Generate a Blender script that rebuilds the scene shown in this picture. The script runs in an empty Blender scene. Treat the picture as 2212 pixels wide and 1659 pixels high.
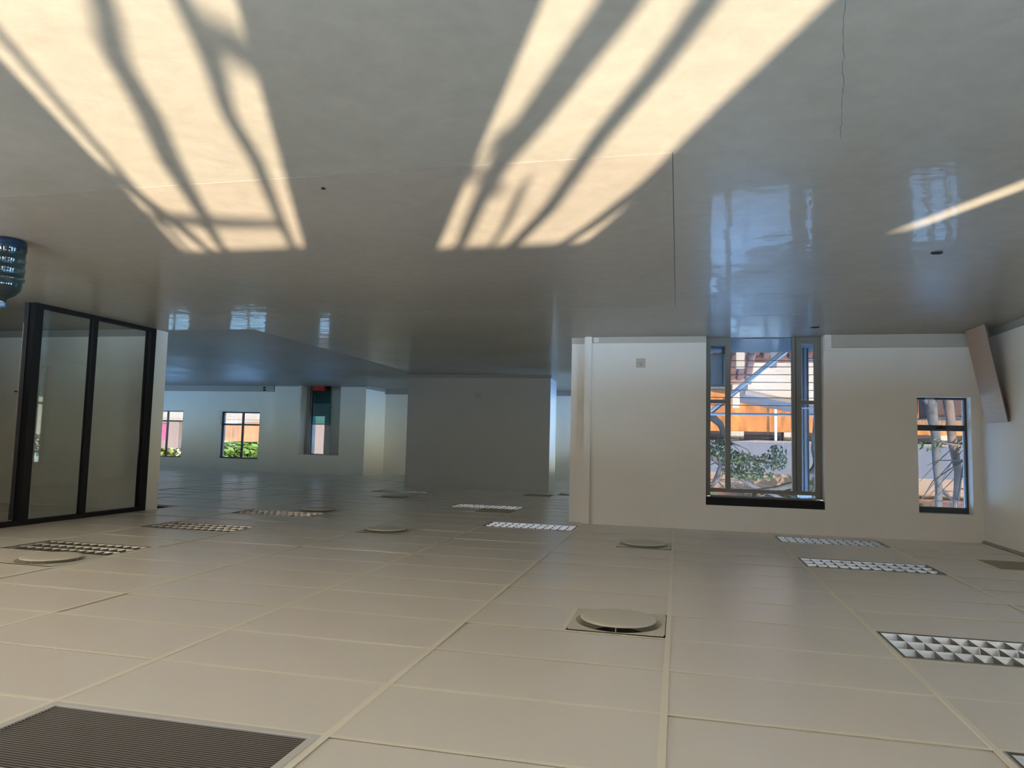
import bpy, bmesh, math, random
from mathutils import Vector, Matrix
random.seed(7)
D = bpy.data
SC = bpy.context.scene
COL = SC.collection
PI = math.pi
H = 2.547            # ceiling height
EYE = 1.4534

# ------------------------------------------------------------------ camera
cd = D.cameras.new('camera')
cam = D.objects.new('camera', cd); COL.objects.link(cam)
cd.sensor_fit = 'HORIZONTAL'; cd.sensor_width = 36.0
cd.lens = 36.0 * 1546.4026 / 2212.0
cd.clip_start = 0.05; cd.clip_end = 400
yaw, pitch, roll = 0.229030863, -0.078905695, 0.024545903
cy, sy, cp, sp = math.cos(yaw), math.sin(yaw), math.cos(pitch), math.sin(pitch)
fw = Vector((sy * cp, cy * cp, sp)); rt = Vector((cy, -sy, 0)); up = rt.cross(fw)
r2 = math.cos(roll) * rt + math.sin(roll) * up
u2 = math.cos(roll) * up - math.sin(roll) * rt
# the photograph was taken with the camera held upside down
M = Matrix((-r2, -u2, -fw)).transposed().to_4x4()
M.translation = Vector((0, 0, EYE))
cam.matrix_world = M
SC.camera = cam

# ------------------------------------------------------------------ light
SUN_AZ, SUN_EL = math.radians(25.2), math.atan(0.2613)
W = D.worlds.new('world'); SC.world = W; W.use_nodes = True
wn = W.node_tree; wn.nodes.clear()
sky = wn.nodes.new('ShaderNodeTexSky'); sky.sky_type = 'NISHITA'
sky.sun_disc = False; sky.sun_elevation = SUN_EL
sky.sun_rotation = PI + SUN_AZ
sky.altitude = 1200; sky.air_density = 1.0; sky.dust_density = 0.6; sky.ozone_density = 3.5
bg = wn.nodes.new('ShaderNodeBackground'); bg.inputs[1].default_value = 1.3
wo = wn.nodes.new('ShaderNodeOutputWorld')
wn.links.new(sky.outputs[0], bg.inputs[0]); wn.links.new(bg.outputs[0], wo.inputs[0])
sl = D.lights.new('sun', 'SUN'); sl.energy = 6.7; sl.color = (1.0, 0.87, 0.71); sl.angle = math.radians(0.53)
sun = D.objects.new('sun', sl); COL.objects.link(sun)
sdir = Vector((math.sin(SUN_AZ) * math.cos(SUN_EL), math.cos(SUN_AZ) * math.cos(SUN_EL), -math.sin(SUN_EL)))
sun.rotation_euler = sdir.to_track_quat('-Z', 'Y').to_euler()
sun.location = (-6, -12, 12)

vs = SC.view_settings
vs.view_transform = 'Standard'; vs.look = 'None'; vs.gamma = 1.0; vs.use_curve_mapping = False
vs.exposure = 2.72
SC.display_settings.display_device = 'sRGB'
cy_ = SC.cycles
cy_.max_bounces = 14; cy_.diffuse_bounces = 8; cy_.glossy_bounces = 5; cy_.transparent_max_bounces = 24
cy_.transmission_bounces = 6; cy_.sample_clamp_indirect = 6.0; cy_.caustics_reflective = False
cy_.caustics_refractive = False; cy_.use_denoising = True; cy_.blur_glossy = 0.5

# ------------------------------------------------------------------ materials
def mat(name, col, rough=0.6, metal=0.0, spec=0.5, var=0.0, vscale=3.0, bump=0.0, bscale=20.0, coat=0.0, col2=None, stretch=None):
    m = D.materials.new(name); m.use_nodes = True
    nt = m.node_tree; b = nt.nodes['Principled BSDF']
    b.inputs['Roughness'].default_value = rough; b.inputs['Metallic'].default_value = metal
    b.inputs['Specular IOR Level'].default_value = spec
    if coat: b.inputs['Coat Weight'].default_value = coat; b.inputs['Coat Roughness'].default_value = 0.1
    tc = nt.nodes.new('ShaderNodeTexCoord'); src = tc.outputs['Object']
    if stretch:
        mp = nt.nodes.new('ShaderNodeMapping'); mp.inputs['Scale'].default_value = stretch
        nt.links.new(src, mp.inputs[0]); src = mp.outputs[0]
    c1 = col; c2 = col2 or tuple(max(0, c * (1 - var)) for c in col)
    n = nt.nodes.new('ShaderNodeTexNoise'); n.inputs['Scale'].default_value = vscale; n.inputs['Detail'].default_value = 5
    n.inputs['Roughness'].default_value = 0.6
    nt.links.new(src, n.inputs['Vector'])
    rp = nt.nodes.new('ShaderNodeValToRGB')
    rp.color_ramp.elements[0].position = 0.32; rp.color_ramp.elements[1].position = 0.68
    rp.color_ramp.elements[0].color = (*c2, 1); rp.color_ramp.elements[1].color = (*c1, 1)
    nt.links.new(n.outputs['Fac'], rp.inputs[0]); nt.links.new(rp.outputs[0], b.inputs['Base Color'])
    if bump:
        n2 = nt.nodes.new('ShaderNodeTexNoise'); n2.inputs['Scale'].default_value = bscale; n2.inputs['Detail'].default_value = 3
        nt.links.new(src, n2.inputs['Vector'])
        bp = nt.nodes.new('ShaderNodeBump'); bp.inputs['Strength'].default_value = bump; bp.inputs['Distance'].default_value = 0.02
        nt.links.new(n2.outputs['Fac'], bp.inputs['Height']); nt.links.new(bp.outputs[0], b.inputs['Normal'])
    return m

def glass_mat(name, tint, ior=1.5, refl=1.0):
    m = D.materials.new(name); m.use_nodes = True; nt = m.node_tree; nt.nodes.clear()
    o = nt.nodes.new('ShaderNodeOutputMaterial'); mx = nt.nodes.new('ShaderNodeMixShader')
    t = nt.nodes.new('ShaderNodeBsdfTransparent'); t.inputs[0].default_value = (*tint, 1)
    g = nt.nodes.new('ShaderNodeBsdfGlossy'); g.inputs['Roughness'].default_value = 0.0
    g.inputs['Color'].default_value = (refl, refl, refl, 1)
    f = nt.nodes.new('ShaderNodeFresnel'); f.inputs[0].default_value = ior
    ge = nt.nodes.new('ShaderNodeNewGeometry'); mr = nt.nodes.new('ShaderNodeMapRange')
    mr.inputs['To Min'].default_value = ior; mr.inputs['To Max'].default_value = 1.0 / ior
    nt.links.new(ge.outputs['Backfacing'], mr.inputs['Value']); nt.links.new(mr.outputs[0], f.inputs[0])
    nt.links.new(f.outputs[0], mx.inputs[0]); nt.links.new(t.outputs[0], mx.inputs[1]); nt.links.new(g.outputs[0], mx.inputs[2])
    nt.links.new(mx.outputs[0], o.inputs[0])
    return m

def floor_mat(name, col, col2, rough, coatw, bump):
    """polished cement screed: cloudy colour, fine scratches, uneven sheen"""
    m = mat(name, col, rough, var=0.2, vscale=0.55, col2=col2)
    nt = m.node_tree; b = nt.nodes['Principled BSDF']
    tc = nt.nodes.new('ShaderNodeTexCoord')
    def noise(s, d, r=0.6, src=None):
        n = nt.nodes.new('ShaderNodeTexNoise'); n.inputs['Scale'].default_value = s; n.inputs['Detail'].default_value = d
        n.inputs['Roughness'].default_value = r; nt.links.new(src or tc.outputs['Object'], n.inputs['Vector']); return n
    base = b.inputs['Base Color'].links[0].from_socket
    # fine mottling
    n1 = noise(7, 8, 0.7); rr = nt.nodes.new('ShaderNodeMapRange')
    rr.inputs['From Min'].default_value = 0.3; rr.inputs['From Max'].default_value = 0.7
    rr.inputs['To Min'].default_value = 0.90; rr.inputs['To Max'].default_value = 1.06
    nt.links.new(n1.outputs['Fac'], rr.inputs['Value'])
    mm = nt.nodes.new('ShaderNodeMix'); mm.data_type = 'RGBA'; mm.blend_type = 'MULTIPLY'; mm.inputs['Factor'].default_value = 1
    nt.links.new(base, mm.inputs[6]); nt.links.new(rr.outputs[0], mm.inputs[7])
    # sparse small dark spots
    vo = nt.nodes.new('ShaderNodeTexVoronoi'); vo.inputs['Scale'].default_value = 1.3; vo.inputs['Randomness'].default_value = 1
    nt.links.new(tc.outputs['Object'], vo.inputs['Vector'])
    sp_ = nt.nodes.new('ShaderNodeMapRange'); sp_.inputs['From Min'].default_value = 0.012; sp_.inputs['From Max'].default_value = 0.02
    sp_.inputs['To Min'].default_value = 0.55; sp_.inputs['To Max'].default_value = 1.0
    nt.links.new(vo.outputs['Distance'], sp_.inputs['Value'])
    m2 = nt.nodes.new('ShaderNodeMix'); m2.data_type = 'RGBA'; m2.blend_type = 'MULTIPLY'; m2.inputs['Factor'].default_value = 1
    nt.links.new(mm.outputs[2], m2.inputs[6]); nt.links.new(sp_.outputs[0], m2.inputs[7])
    nt.links.new(m2.outputs[2], b.inputs['Base Color'])
    # sheen varies
    n3 = noise(1.1, 6, 0.65); r3 = nt.nodes.new('ShaderNodeMapRange')
    r3.inputs['From Min'].default_value = 0.3; r3.inputs['From Max'].default_value = 0.7
    r3.inputs['To Min'].default_value = rough * 0.92; r3.inputs['To Max'].default_value = rough * 1.35
    nt.links.new(n3.outputs['Fac'], r3.inputs['Value']); nt.links.new(r3.outputs[0], b.inputs['Roughness'])
    n4 = noise(4.5, 6, 0.62)
    bp = nt.nodes.new('ShaderNodeBump'); bp.inputs['Strength'].default_value = bump; bp.inputs['Distance'].default_value = 0.02
    nt.links.new(n4.outputs['Fac'], bp.inputs['Height']); nt.links.new(bp.outputs[0], b.inputs['Normal'])
    b.inputs['Specular IOR Level'].default_value = 0.25; b.inputs['Coat Weight'].default_value = coatw; b.inputs['Coat Roughness'].default_value = 0.035
    n5 = noise(3.2, 4, 0.55)
    b5 = nt.nodes.new('ShaderNodeBump'); b5.inputs['Strength'].default_value = 0.20; b5.inputs['Distance'].default_value = 0.02
    nt.links.new(n5.outputs['Fac'], b5.inputs['Height']); nt.links.new(b5.outputs[0], b.inputs['Coat Normal'])
    return m

MT = {}
MT['floor'] = floor_mat('polished_screed', (0.345, 0.303, 0.228), (0.295, 0.258, 0.193), 0.33, 0.17, 0.10)
MT['floor_brown'] = floor_mat('polished_screed_brown', (0.335, 0.283, 0.213), (0.285, 0.24, 0.18), 0.33, 0.17, 0.10)
MT['floor_matte'] = floor_mat('matte_screed', (0.33, 0.32, 0.30), (0.27, 0.26, 0.245), 0.45, 0.0, 0.10)
MT['stain'] = mat('dirt_in_crack', (0.17, 0.145, 0.11), 0.9)
MT['sub'] = mat('joint_base', (0.16, 0.15, 0.13), 0.9)  # dark floor base that shows in the slab joints
MT['wall'] = mat('white_paint', (0.82, 0.785, 0.73), 0.55, var=0.04, vscale=1.2, bump=0.02, bscale=60)
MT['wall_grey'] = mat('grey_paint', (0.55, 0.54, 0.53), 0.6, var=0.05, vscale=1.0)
MT['tile'] = mat('vinyl_faced_board', (0.81, 0.755, 0.69), 0.29, spec=0.45, var=0.03, vscale=2.0, bump=0.012, bscale=55)
MT['grid'] = mat('cream_painted_steel', (0.87, 0.82, 0.695), 0.4)
MT['void'] = mat('ceiling_void', (0.10, 0.09, 0.08), 0.9)
MT['alu'] = mat('satin_aluminium', (0.58, 0.555, 0.50), 0.38, metal=1.0)
MT['alu_dull'] = mat('dull_aluminium', (0.17, 0.155, 0.125), 0.5, metal=0.5)
MT['white_metal'] = mat('white_metal', (0.72, 0.71, 0.67), 0.4)
MT['disc'] = mat('cream_diffuser', (0.66, 0.63, 0.54), 0.45)
MT['vent_frame'] = mat('grey_white_metal', (0.62, 0.60, 0.58), 0.4)
MT['vent_lit_edge'] = mat('grille_lit_edge', (0.32, 0.29, 0.25), 0.5)  # lighter tone for the lit lower edge of each slat
MT['vent_shaded'] = mat('grille_shaded', (0.085, 0.07, 0.06), 0.6)  # shade between the slats, put into their face colour
MT['tan'] = mat('tan_grille', (0.36, 0.32, 0.24), 0.6)
MT['black'] = mat('black_frame', (0.010, 0.010, 0.011), 0.6, spec=0.2)
MT['bronze'] = mat('brown_gasket', (0.11, 0.085, 0.06), 0.5)
MT['frame'] = mat('taupe_window_frame', (0.20, 0.19, 0.165), 0.5)
MT['frame_dark'] = mat('charcoal_window_frame', (0.055, 0.06, 0.07), 0.5)
MT['shade_grey'] = mat('niche_shade_grey', (0.40, 0.40, 0.39), 0.5)  # shade tone for the sides of the far niche
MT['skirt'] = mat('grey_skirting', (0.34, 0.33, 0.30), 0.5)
MT['skirt_warm'] = mat('cream_skirting', (0.50, 0.47, 0.40), 0.5)
MT['plastic'] = mat('ivory_plastic', (0.50, 0.45, 0.38), 0.45)
MT['board'] = mat('brown_board', (0.47, 0.335, 0.25), 0.5, var=0.12, vscale=4, stretch=(1, 1, 8))
MT['glass'] = glass_mat('tinted_window_glass', (0.36, 0.37, 0.375))
MT['glass_clear'] = glass_mat('clear_window_glass', (0.95, 0.95, 0.95))
MT['part_glass'] = glass_mat('partition_glass', (0.965, 0.985, 0.97))
MT['teal'] = glass_mat('teal_glass', (0.32, 0.56, 0.55))
MT['bottle'] = glass_mat('blue_bottle', (0.27, 0.40, 0.47), 1.45)
MT['bottle_base'] = mat('blue_bottle_base', (0.05, 0.11, 0.16), 0.25)
MT['red'] = mat('red_metal', (0.45, 0.012, 0.012), 0.45)
MT['steel'] = mat('galvanised_rail', (0.90, 0.92, 0.94), 0.45)
MT['dark_steel'] = mat('dark_steel', (0.06, 0.07, 0.10), 0.5)
MT['slab'] = mat('terrace_cement', (0.13, 0.125, 0.12), 0.8, var=0.25, vscale=2)
MT['tc_dark'] = mat('weathered_roof_tile', (0.20, 0.085, 0.045), 0.8, var=0.5, vscale=6)
MT['tc'] = mat('terracotta_roof_tile', (0.26, 0.115, 0.06), 0.8, var=0.4, vscale=5)
MT['brick'] = mat('orange_brick', (0.58, 0.19, 0.035), 0.85, var=0.62, vscale=1.3, stretch=(2.6, 1, 0.8))  # contrasty noise paints brick texture and mottled tree shade
MT['render'] = mat('white_render', (0.43, 0.345, 0.265), 0.85, var=0.12, vscale=1)
MT['orange_render'] = mat('orange_render', (0.50, 0.23, 0.095), 0.85, var=0.5, vscale=0.9)
MT['peach'] = mat('peach_render', (0.26, 0.17, 0.125), 0.85, var=0.1, vscale=0.6)
MT['lav'] = mat('grey_sheet_roof', (0.19, 0.14, 0.11), 0.7, var=0.12, vscale=0.8)
MT['pane_dark'] = mat('dark_window', (0.03, 0.012, 0.01), 0.2)
MT['paling'] = mat('timber_paling', (0.24, 0.13, 0.055), 0.8, var=0.4, vscale=4)
MT['umber'] = mat('umber_render', (0.07, 0.03, 0.018), 0.8, var=0.3)
MT['bark'] = mat('grey_bark', (0.155, 0.135, 0.12), 0.9, var=0.5, vscale=9, bump=0.5, bscale=14)
MT['bark_pale'] = mat('pale_bark', (0.25, 0.175, 0.135), 0.85, var=0.5, vscale=6, bump=0.4, bscale=10)
MT['leaf'] = mat('green_leaf', (0.055, 0.10, 0.03), 0.7, var=0.5, vscale=2)
MT['leaf_lime'] = mat('lime_leaf', (0.20, 0.30, 0.05), 0.7, var=0.5, vscale=1.2)
MT['leaf_y'] = mat('yellow_green_leaf', (0.30, 0.29, 0.06), 0.7, var=0.5, vscale=2)
MT['grass'] = mat('lawn', (0.08, 0.10, 0.035), 0.9, var=0.4, vscale=1)
MT['ac'] = mat('grey_casing', (0.42, 0.43, 0.44), 0.5)
MT['pink'] = mat('pink_cloth', (0.45, 0.08, 0.14), 0.8)

# ------------------------------------------------------------------ mesh helpers
class MB:
    def __init__(s): s.v = []; s.f = []
    def box(s, x0, x1, y0, y1, z0, z1):
        if x0 > x1: x0, x1 = x1, x0
        if y0 > y1: y0, y1 = y1, y0
        if z0 > z1: z0, z1 = z1, z0
        n = len(s.v)
        s.v += [(x0,y0,z0),(x1,y0,z0),(x1,y1,z0),(x0,y1,z0),(x0,y0,z1),(x1,y0,z1),(x1,y1,z1),(x0,y1,z1)]
        s.f += [tuple(n+i for i in q) for q in ((0,3,2,1),(4,5,6,7),(0,1,5,4),(1,2,6,5),(2,3,7,6),(3,0,4,7))]
        return s
    def prism(s, poly, axis, a, b):
        """poly: list of 2D pts; axis 'x','y','z' = extrusion axis from a to b"""
        n = len(s.v); k = len(poly)
        def P(p, t):
            return {'x': (t, p[0], p[1]), 'y': (p[0], t, p[1]), 'z': (p[0], p[1], t)}[axis]
        s.v += [P(p, a) for p in poly] + [P(p, b) for p in poly]
        s.f += [tuple(range(n, n+k)), tuple(range(n+2*k-1, n+k-1, -1))]
        s.f += [(n+i, n+(i+1) % k, n+k+(i+1) % k, n+k+i) for i in range(k)]
        return s
    def tube(s, pts, rad, sides=8, cap=True):
        pts = [Vector(p) for p in pts]; n0 = len(s.v)
        if not hasattr(rad, '__len__'): rad = [rad] * len(pts)
        for i, p in enumerate(pts):
            t = (pts[min(i+1, len(pts)-1)] - pts[max(i-1, 0)])
            t = t.normalized() if t.length > 1e-9 else Vector((0, 0, 1))
            a = Vector((0, 0, 1)) if abs(t.z) < 0.9 else Vector((1, 0, 0))
            u = t.cross(a).normalized(); w = t.cross(u)
            for k in range(sides):
                q = p + rad[i] * (math.cos(2*PI*k/sides) * u + math.sin(2*PI*k/sides) * w)
                s.v.append(tuple(q))
        for i in range(len(pts)-1):
            for k in range(sides):
                a = n0 + i*sides + k; b = n0 + i*sides + (k+1) % sides
                s.f.append((a, b, b+sides, a+sides))
        if cap:
            s.f.append(tuple(range(n0, n0+sides))); e = n0 + (len(pts)-1)*sides
            s.f.append(tuple(range(e+sides-1, e-1, -1)))
        return s
    def lathe(s, prof, sides=40, cx=0, cy=0):
        n0 = len(s.v)
        for r, z in prof:
            for k in range(sides):
                s.v.append((cx + r*math.cos(2*PI*k/sides), cy + r*math.sin(2*PI*k/sides), z))
        for i in range(len(prof)-1):
            for k in range(sides):
                a = n0+i*sides+k; b = n0+i*sides+(k+1) % sides
                s.f.append((a, b, b+sides, a+sides))
        return s
    def quad(s, *p):
        n = len(s.v); s.v += [tuple(q) for q in p]; s.f.append(tuple(range(n, n+len(p)))); return s
    def mesh(s, name, m):
        me = D.meshes.new(name); me.from_pydata(s.v, [], s.f); me.update()
        bm = bmesh.new(); bm.from_mesh(me); bmesh.ops.recalc_face_normals(bm, faces=bm.faces); bm.to_mesh(me); bm.free()
        me.materials.append(m)
        return me
    def obj(s, name, m, parent=None, smooth=False, bevel=0.0, **k):
        me = s.mesh(name, m)
        if smooth:
            for p in me.polygons: p.use_smooth = True
        return link(name, me, parent, bevel, **k)

def link(name, me, parent=None, bevel=0.0, **k):
    o = D.objects.new(name, me); COL.objects.link(o)
    if parent is not None: o.parent = parent
    if bevel:
        b = o.modifiers.new('bevel', 'BEVEL'); b.width = bevel; b.segments = 2; b.limit_method = 'ANGLE'
    for a, b in k.items(): o[a] = b
    return o

def thing(name, label, cat, loc=(0, 0, 0), group=None, rz=0):
    o = D.objects.new(name, None); COL.objects.link(o); o.location = loc; o.rotation_euler = (0, 0, rz)
    o.empty_display_size = 0.1
    o['label'] = label; o['category'] = cat
    if group: o['group'] = group
    return o
def struct(name, mb, m, parent=None, label=None, **k):
    o = mb.obj(name, m, parent, **k)
    if parent is None:
        o['kind'] = 'structure'
        if label: o['label'] = label
    return o
def dup(root, loc, label, group=None):
    r = root.copy(); COL.objects.link(r); r.location = loc; r['label'] = label
    if group: r['group'] = group
    for ch in list(root.children):
        c = ch.copy(); COL.objects.link(c); c.parent = r
        for g in list(ch.children):
            d = g.copy(); COL.objects.link(d); d.parent = c
    return r

def wall_boxes(mb, axis, a0, a1, t0, t1, z0, z1, holes):
    """wall along axis ('x' or 'y') from a0..a1, thickness t0..t1, with holes (h0,h1,zz0,zz1)"""
    cuts = sorted({a0, a1, *[h[0] for h in holes], *[h[1] for h in holes]})
    for c0, c1 in zip(cuts[:-1], cuts[1:]):
        mid = (c0 + c1) / 2; zc = z0
        for h in sorted([h for h in holes if h[0] < mid < h[1]], key=lambda h: h[2]):
            if h[2] > zc + 1e-4: _wb(mb, axis, c0, c1, t0, t1, zc, h[2])
            zc = h[3]
        if zc < z1 - 1e-4: _wb(mb, axis, c0, c1, t0, t1, zc, z1)
def _wb(mb, axis, c0, c1, t0, t1, z0, z1):
    if axis == 'x': mb.box(c0, c1, t0, t1, z0, z1)
    else: mb.box(t0, t1, c0, c1, z0, z1)

# ------------------------------------------------------------------ room shell
YW, XL, XG = 9.823, -3.610, 7.255
ZT = H + 0.16
YB = -2.5
GX = lambda i: -1.151 + 1.2 * i
GY = lambda j: 4.245 + 0.58 * j

# floor: a base with cast slabs on top
fl = struct('floor', MB().box(-6.4, 19.4, -2.9, 10.12, -0.3, -0.012).box(1.25, 19.4, 10.12, 20.6, -0.3, -0.012), MT['sub'], label='polished grey cement screed floor streaked with sunlight')
g_ = 0.003
def slab(x0, x1, y0, y1, m): MB().box(x0+g_/2, x1-g_/2, y0+g_/2, y1-g_/2, -0.012, 0).obj('floor_slab', MT[m], fl)
m_ = MB()
for a_ in ((-6.4, 0.0335, -2.9, 7.6315), (0.0335, 19.4, -2.9, 3.5585), (5.7515, 19.4, 3.5585, 7.6315), (-6.4, 1.25, 7.6315, 10.12), (1.25, 5.7485, 7.6315, 20.6), (5.7485, 19.4, 7.6315, 8.7785)):
    m_.box(*a_, -0.012, 0)
m_.obj('floor_slab', MT['floor'], fl)
slab(0.035, 5.75, 3.56, 7.63, 'floor_brown'); slab(5.75, 19.4, 8.78, 20.6, 'floor_matte')
# hairline crack and sanding marks in the cement
def strip(name, pts, w, m, z=0.0004):
    b = MB()
    for (x0, y0), (x1, y1) in zip(pts[:-1], pts[1:]):
        d = Vector((y1-y0, x0-x1, 0)).normalized() * (w/2*random.uniform(0.5, 1.4))
        b.prism([(x0-d.x, y0-d.y), (x1-d.x, y1-d.y), (x1+d.x, y1+d.y), (x0+d.x, y0+d.y)], 'z', 0.0, z)
    return b.obj(name, MT[m], fl)
strip('crack', [(-0.49+(-0.25)*k/30+random.gauss(0, 0.003), 2.25+1.28*k/30) for k in range(31)], 0.0028, 'stain')
strip('crack', [(0.05+2.0*k/30, 3.556+random.gauss(0, 0.002)) for k in range(31)], 0.003, 'stain')

# walls with window openings
W1H = [(-1.82, -0.36, 0.0, 2.23), (-3.50, -2.90, 0.785, 2.22)]
m_ = MB(); wall_boxes(m_, 'x', -3.85, 1.27, YW, YW+0.30, 0, ZT, W1H)
struct('wall_north', m_, MT['wall'], label='white wall with a tall window and a narrow window')
# left wall (its near part stops where the room widens)
m_ = MB(); wall_boxes(m_, 'y', 1.5, YW, XL-0.24, XL, 0, ZT, [(2.4, 3.6, 0.78, 2.2), (4.6, 5.8, 0.78, 2.2)])
m_.box(-6.4, XL, 1.5, 1.74, 0, ZT)
struct('wall_west', m_, MT['wall'], label='white wall behind the leaning board')
m_ = MB(); wall_boxes(m_, 'y', YB-0.3, 1.5, -6.4, -6.1, 0, ZT, [(-1.4, 0.4, 0.5, 2.2)])
struct('wall_southwest', m_, MT['wall'])
# back wall behind the camera
BH = [(-5.23, -4.52, 0.1, 2.285), (-3.05, -1.78, 0.1, 2.285), (-0.81, 0.41, 0.1, 2.235), (2.2, 3.35, 0.1, 2.21), (3.5, 5.2, 0.1, 2.21), (5.35, 7.05, 0.1, 2.21)]  # last three unseen, added with the low sills for more sun bounce
m_ = MB(); wall_boxes(m_, 'x', -6.4, 7.6, YB-0.3, YB, 0, ZT, BH)
struct('wall_south', m_, MT['wall'])
# wing wall running away behind the pillar
WH = [(12.0, 12.66, 0.1, 2.2), (15.3, 16.2, 0.5, 2.2), (17.75, 19.1, 0.5, 2.2)]
m_ = MB(); wall_boxes(m_, 'y', 9.93, 20.5, 1.25, 1.455, 0, ZT, WH)
struct('wall_northwest', m_, MT['wall'])
# recess wall, far window wall, projecting block with a door opening
m_ = MB(); m_.box(1.25, 8.75, 20.2, 20.5, 0, ZT)
struct('wall_recess', m_, MT['wall'], label='pale wall beyond the boxed core')
FH_ = [(12.21, 13.56, 0.785, 2.195), (14.85, 16.15, 0.785, 2.215), (17.0, 18.6, 0.785, 2.2)]
m_ = MB(); wall_boxes(m_, 'x', 11.5, 19.4, 19.2, 19.5, 0, ZT, FH_)
struct('wall_far', m_, MT['wall'], label='far wall with two four-pane windows')
m_ = MB(); wall_boxes(m_, 'x', 8.62, 11.5, 18.8, 18.95, 0, ZT, [(9.40, 10.71, 0, 2.0)])
m_.box(8.62, 8.77, 18.95, 20.5, 0, ZT); m_.box(11.35, 11.5, 18.95, 19.6, 0, ZT)
m_.box(9.25, 9.40, 18.95, 19.3, 0, 2.15); m_.box(10.71+0.0, 11.35, 18.95, 19.3, 0, 2.15); m_.box(9.40, 10.71, 18.95, 19.3, 2.0, 2.15)
wall_boxes(m_, 'x', 8.77, 11.35, 19.3, 19.6, 0, ZT, [(10.13, 10.58, 0.855, 2.0)])
struct('wall_block', m_, MT['wall'], label='projecting white wall block with a dim doorway')
m_ = MB(); wall_boxes(m_, 'y', 8.95, 19.5, 19.1, 19.4, 0, ZT, [(10.4, 11.8, 0.7, 2.2), (13.4, 14.8, 0.7, 2.2), (16.4, 17.8, 0.7, 2.2)])
struct('wall_east', m_, MT['wall'])
# boxed core
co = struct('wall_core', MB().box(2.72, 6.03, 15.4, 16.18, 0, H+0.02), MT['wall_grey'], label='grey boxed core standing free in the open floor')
# office behind the glass
m_ = MB(); m_.box(XG, 19.4, 8.66, 8.95, 0, ZT); struct('wall_office_rear', m_, MT['wall'], label='office wall seen behind the glass partition')
m_ = MB(); m_.box(12.3, 12.5, -2.5, 8.66, 0, ZT); wall_boxes(m_, 'x', XG+0.1, 12.3, -2.8, -2.5, 0, ZT, [(9.0, 9.45, 1.2, 2.2)]); struct('wall_office_side', m_, MT['wall'])
m_ = MB(); m_.box(XG-0.05, XG+0.05, -2.5, 5.62, 0, ZT); struct('wall_office_front', m_, MT['wall'])

# pillar at the end of the window wall
tr = struct('trim_1', MB().box(1.165, 1.255, YW-0.055, YW+0.2, 0, H), MT['wall'], label='narrow pale pilaster at the end of the window wall')
struct('trim_2', MB().box(1.265, 1.455, YW+0.055, YW+0.4, 0, H), MT['wall'], label='cream pillar at the free end of the window wall')

# skirtings and wall trunking
struct('baseboard_north', MB().box(-0.36, 1.165, YW-0.014, YW, 0, 0.085), MT['skirt_warm'], label='low cream skirting between pilaster and tall window')
struct('baseboard_pillar', MB().box(1.265, 1.458, YW+0.042, YW+0.055, 0, 0.085), MT['skirt_warm'])
b_ = struct('trim_3', MB().box(-3.60, -1.905, YW-0.05, YW, 0.0, 0.165), MT['skirt_warm'], label='deep cable trunking below the narrow window', bevel=0.004)
MB().box(-3.60, -1.915, YW-0.054, YW-0.05, 0.045, 0.150).obj('trunking_lid', MT['skirt_warm'], b_)
MB().box(-3.42, -3.33, YW-0.060, YW-0.054, 0.07, 0.125).obj('socket', MT['plastic'], b_, bevel=0.003)
struct('trim_4', MB().box(-1.905, -1.825, YW-0.045, YW, 0, 0.20), MT['wall'])
struct('baseboard_west', MB().box(XL, XL+0.014, 1.74, YW-0.05, 0, 0.085), MT['skirt'], label='grey skirting along the wall with the leaning board')
m_ = MB(); m_.box(2.706, 6.044, 15.386, 15.40, 0, 0.075); m_.box(2.706, 2.72, 15.4, 16.19, 0, 0.075)
struct('baseboard_core', m_, MT['skirt'], label='grey skirting of the boxed core')
m_ = MB(); m_.box(1.455, 8.62, 20.14, 20.2, 0, 0.15); struct('trim_5', m_, MT['skirt'], label='grey trunking along the recess wall')
b_ = struct('trim_6', MB().box(11.75, 19.1, 19.14, 19.2, 0, 0.175), MT['skirt'], label='grey trunking below the far windows')
m_ = MB(); m_.box(12.02, 12.10, 19.13, 19.14, 0.03, 0.075); m_.box(12.02, 12.10, 19.13, 19.14, 0.10, 0.15); m_.obj('socket', MT['black'], b_)
m_ = MB(); m_.box(8.62, 9.40, 18.79, 18.80, 0, 0.04); m_.box(10.71, 11.5, 18.79, 18.80, 0, 0.04); m_.box(8.608, 8.62, 18.8, 20.14, 0, 0.09)
struct('baseboard_block', m_, MT['skirt'])
struct('baseboard_office', MB().box(XG+0.05, 12.3, 8.645, 8.66, 0, 0.10), MT['skirt'], label='dark skirting behind the glass partition')
m_ = MB(); m_.box(XL, XL+0.02, 1.74, YW, H-0.03, H-0.002); struct('shadow_strip', m_, MT['skirt'], label='grey strip standing in for the shadow line where the ceiling meets the board wall')  # grey strip added to draw the shadow along the ceiling edge

# ------------------------------------------------------------------ windows
def portal(cx, cy_p, cz, w, h, facing):
    l = D.lights.new('portal', 'AREA'); l.shape = 'RECTANGLE'; l.size = w; l.size_y = h; l.energy = 1
    l.cycles.is_portal = True
    o = D.objects.new('daylight_portal', l); COL.objects.link(o); o.location = (cx, cy_p, cz)
    o.rotation_euler = Vector(facing).to_track_quat('-Z', 'Y').to_euler()

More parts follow.
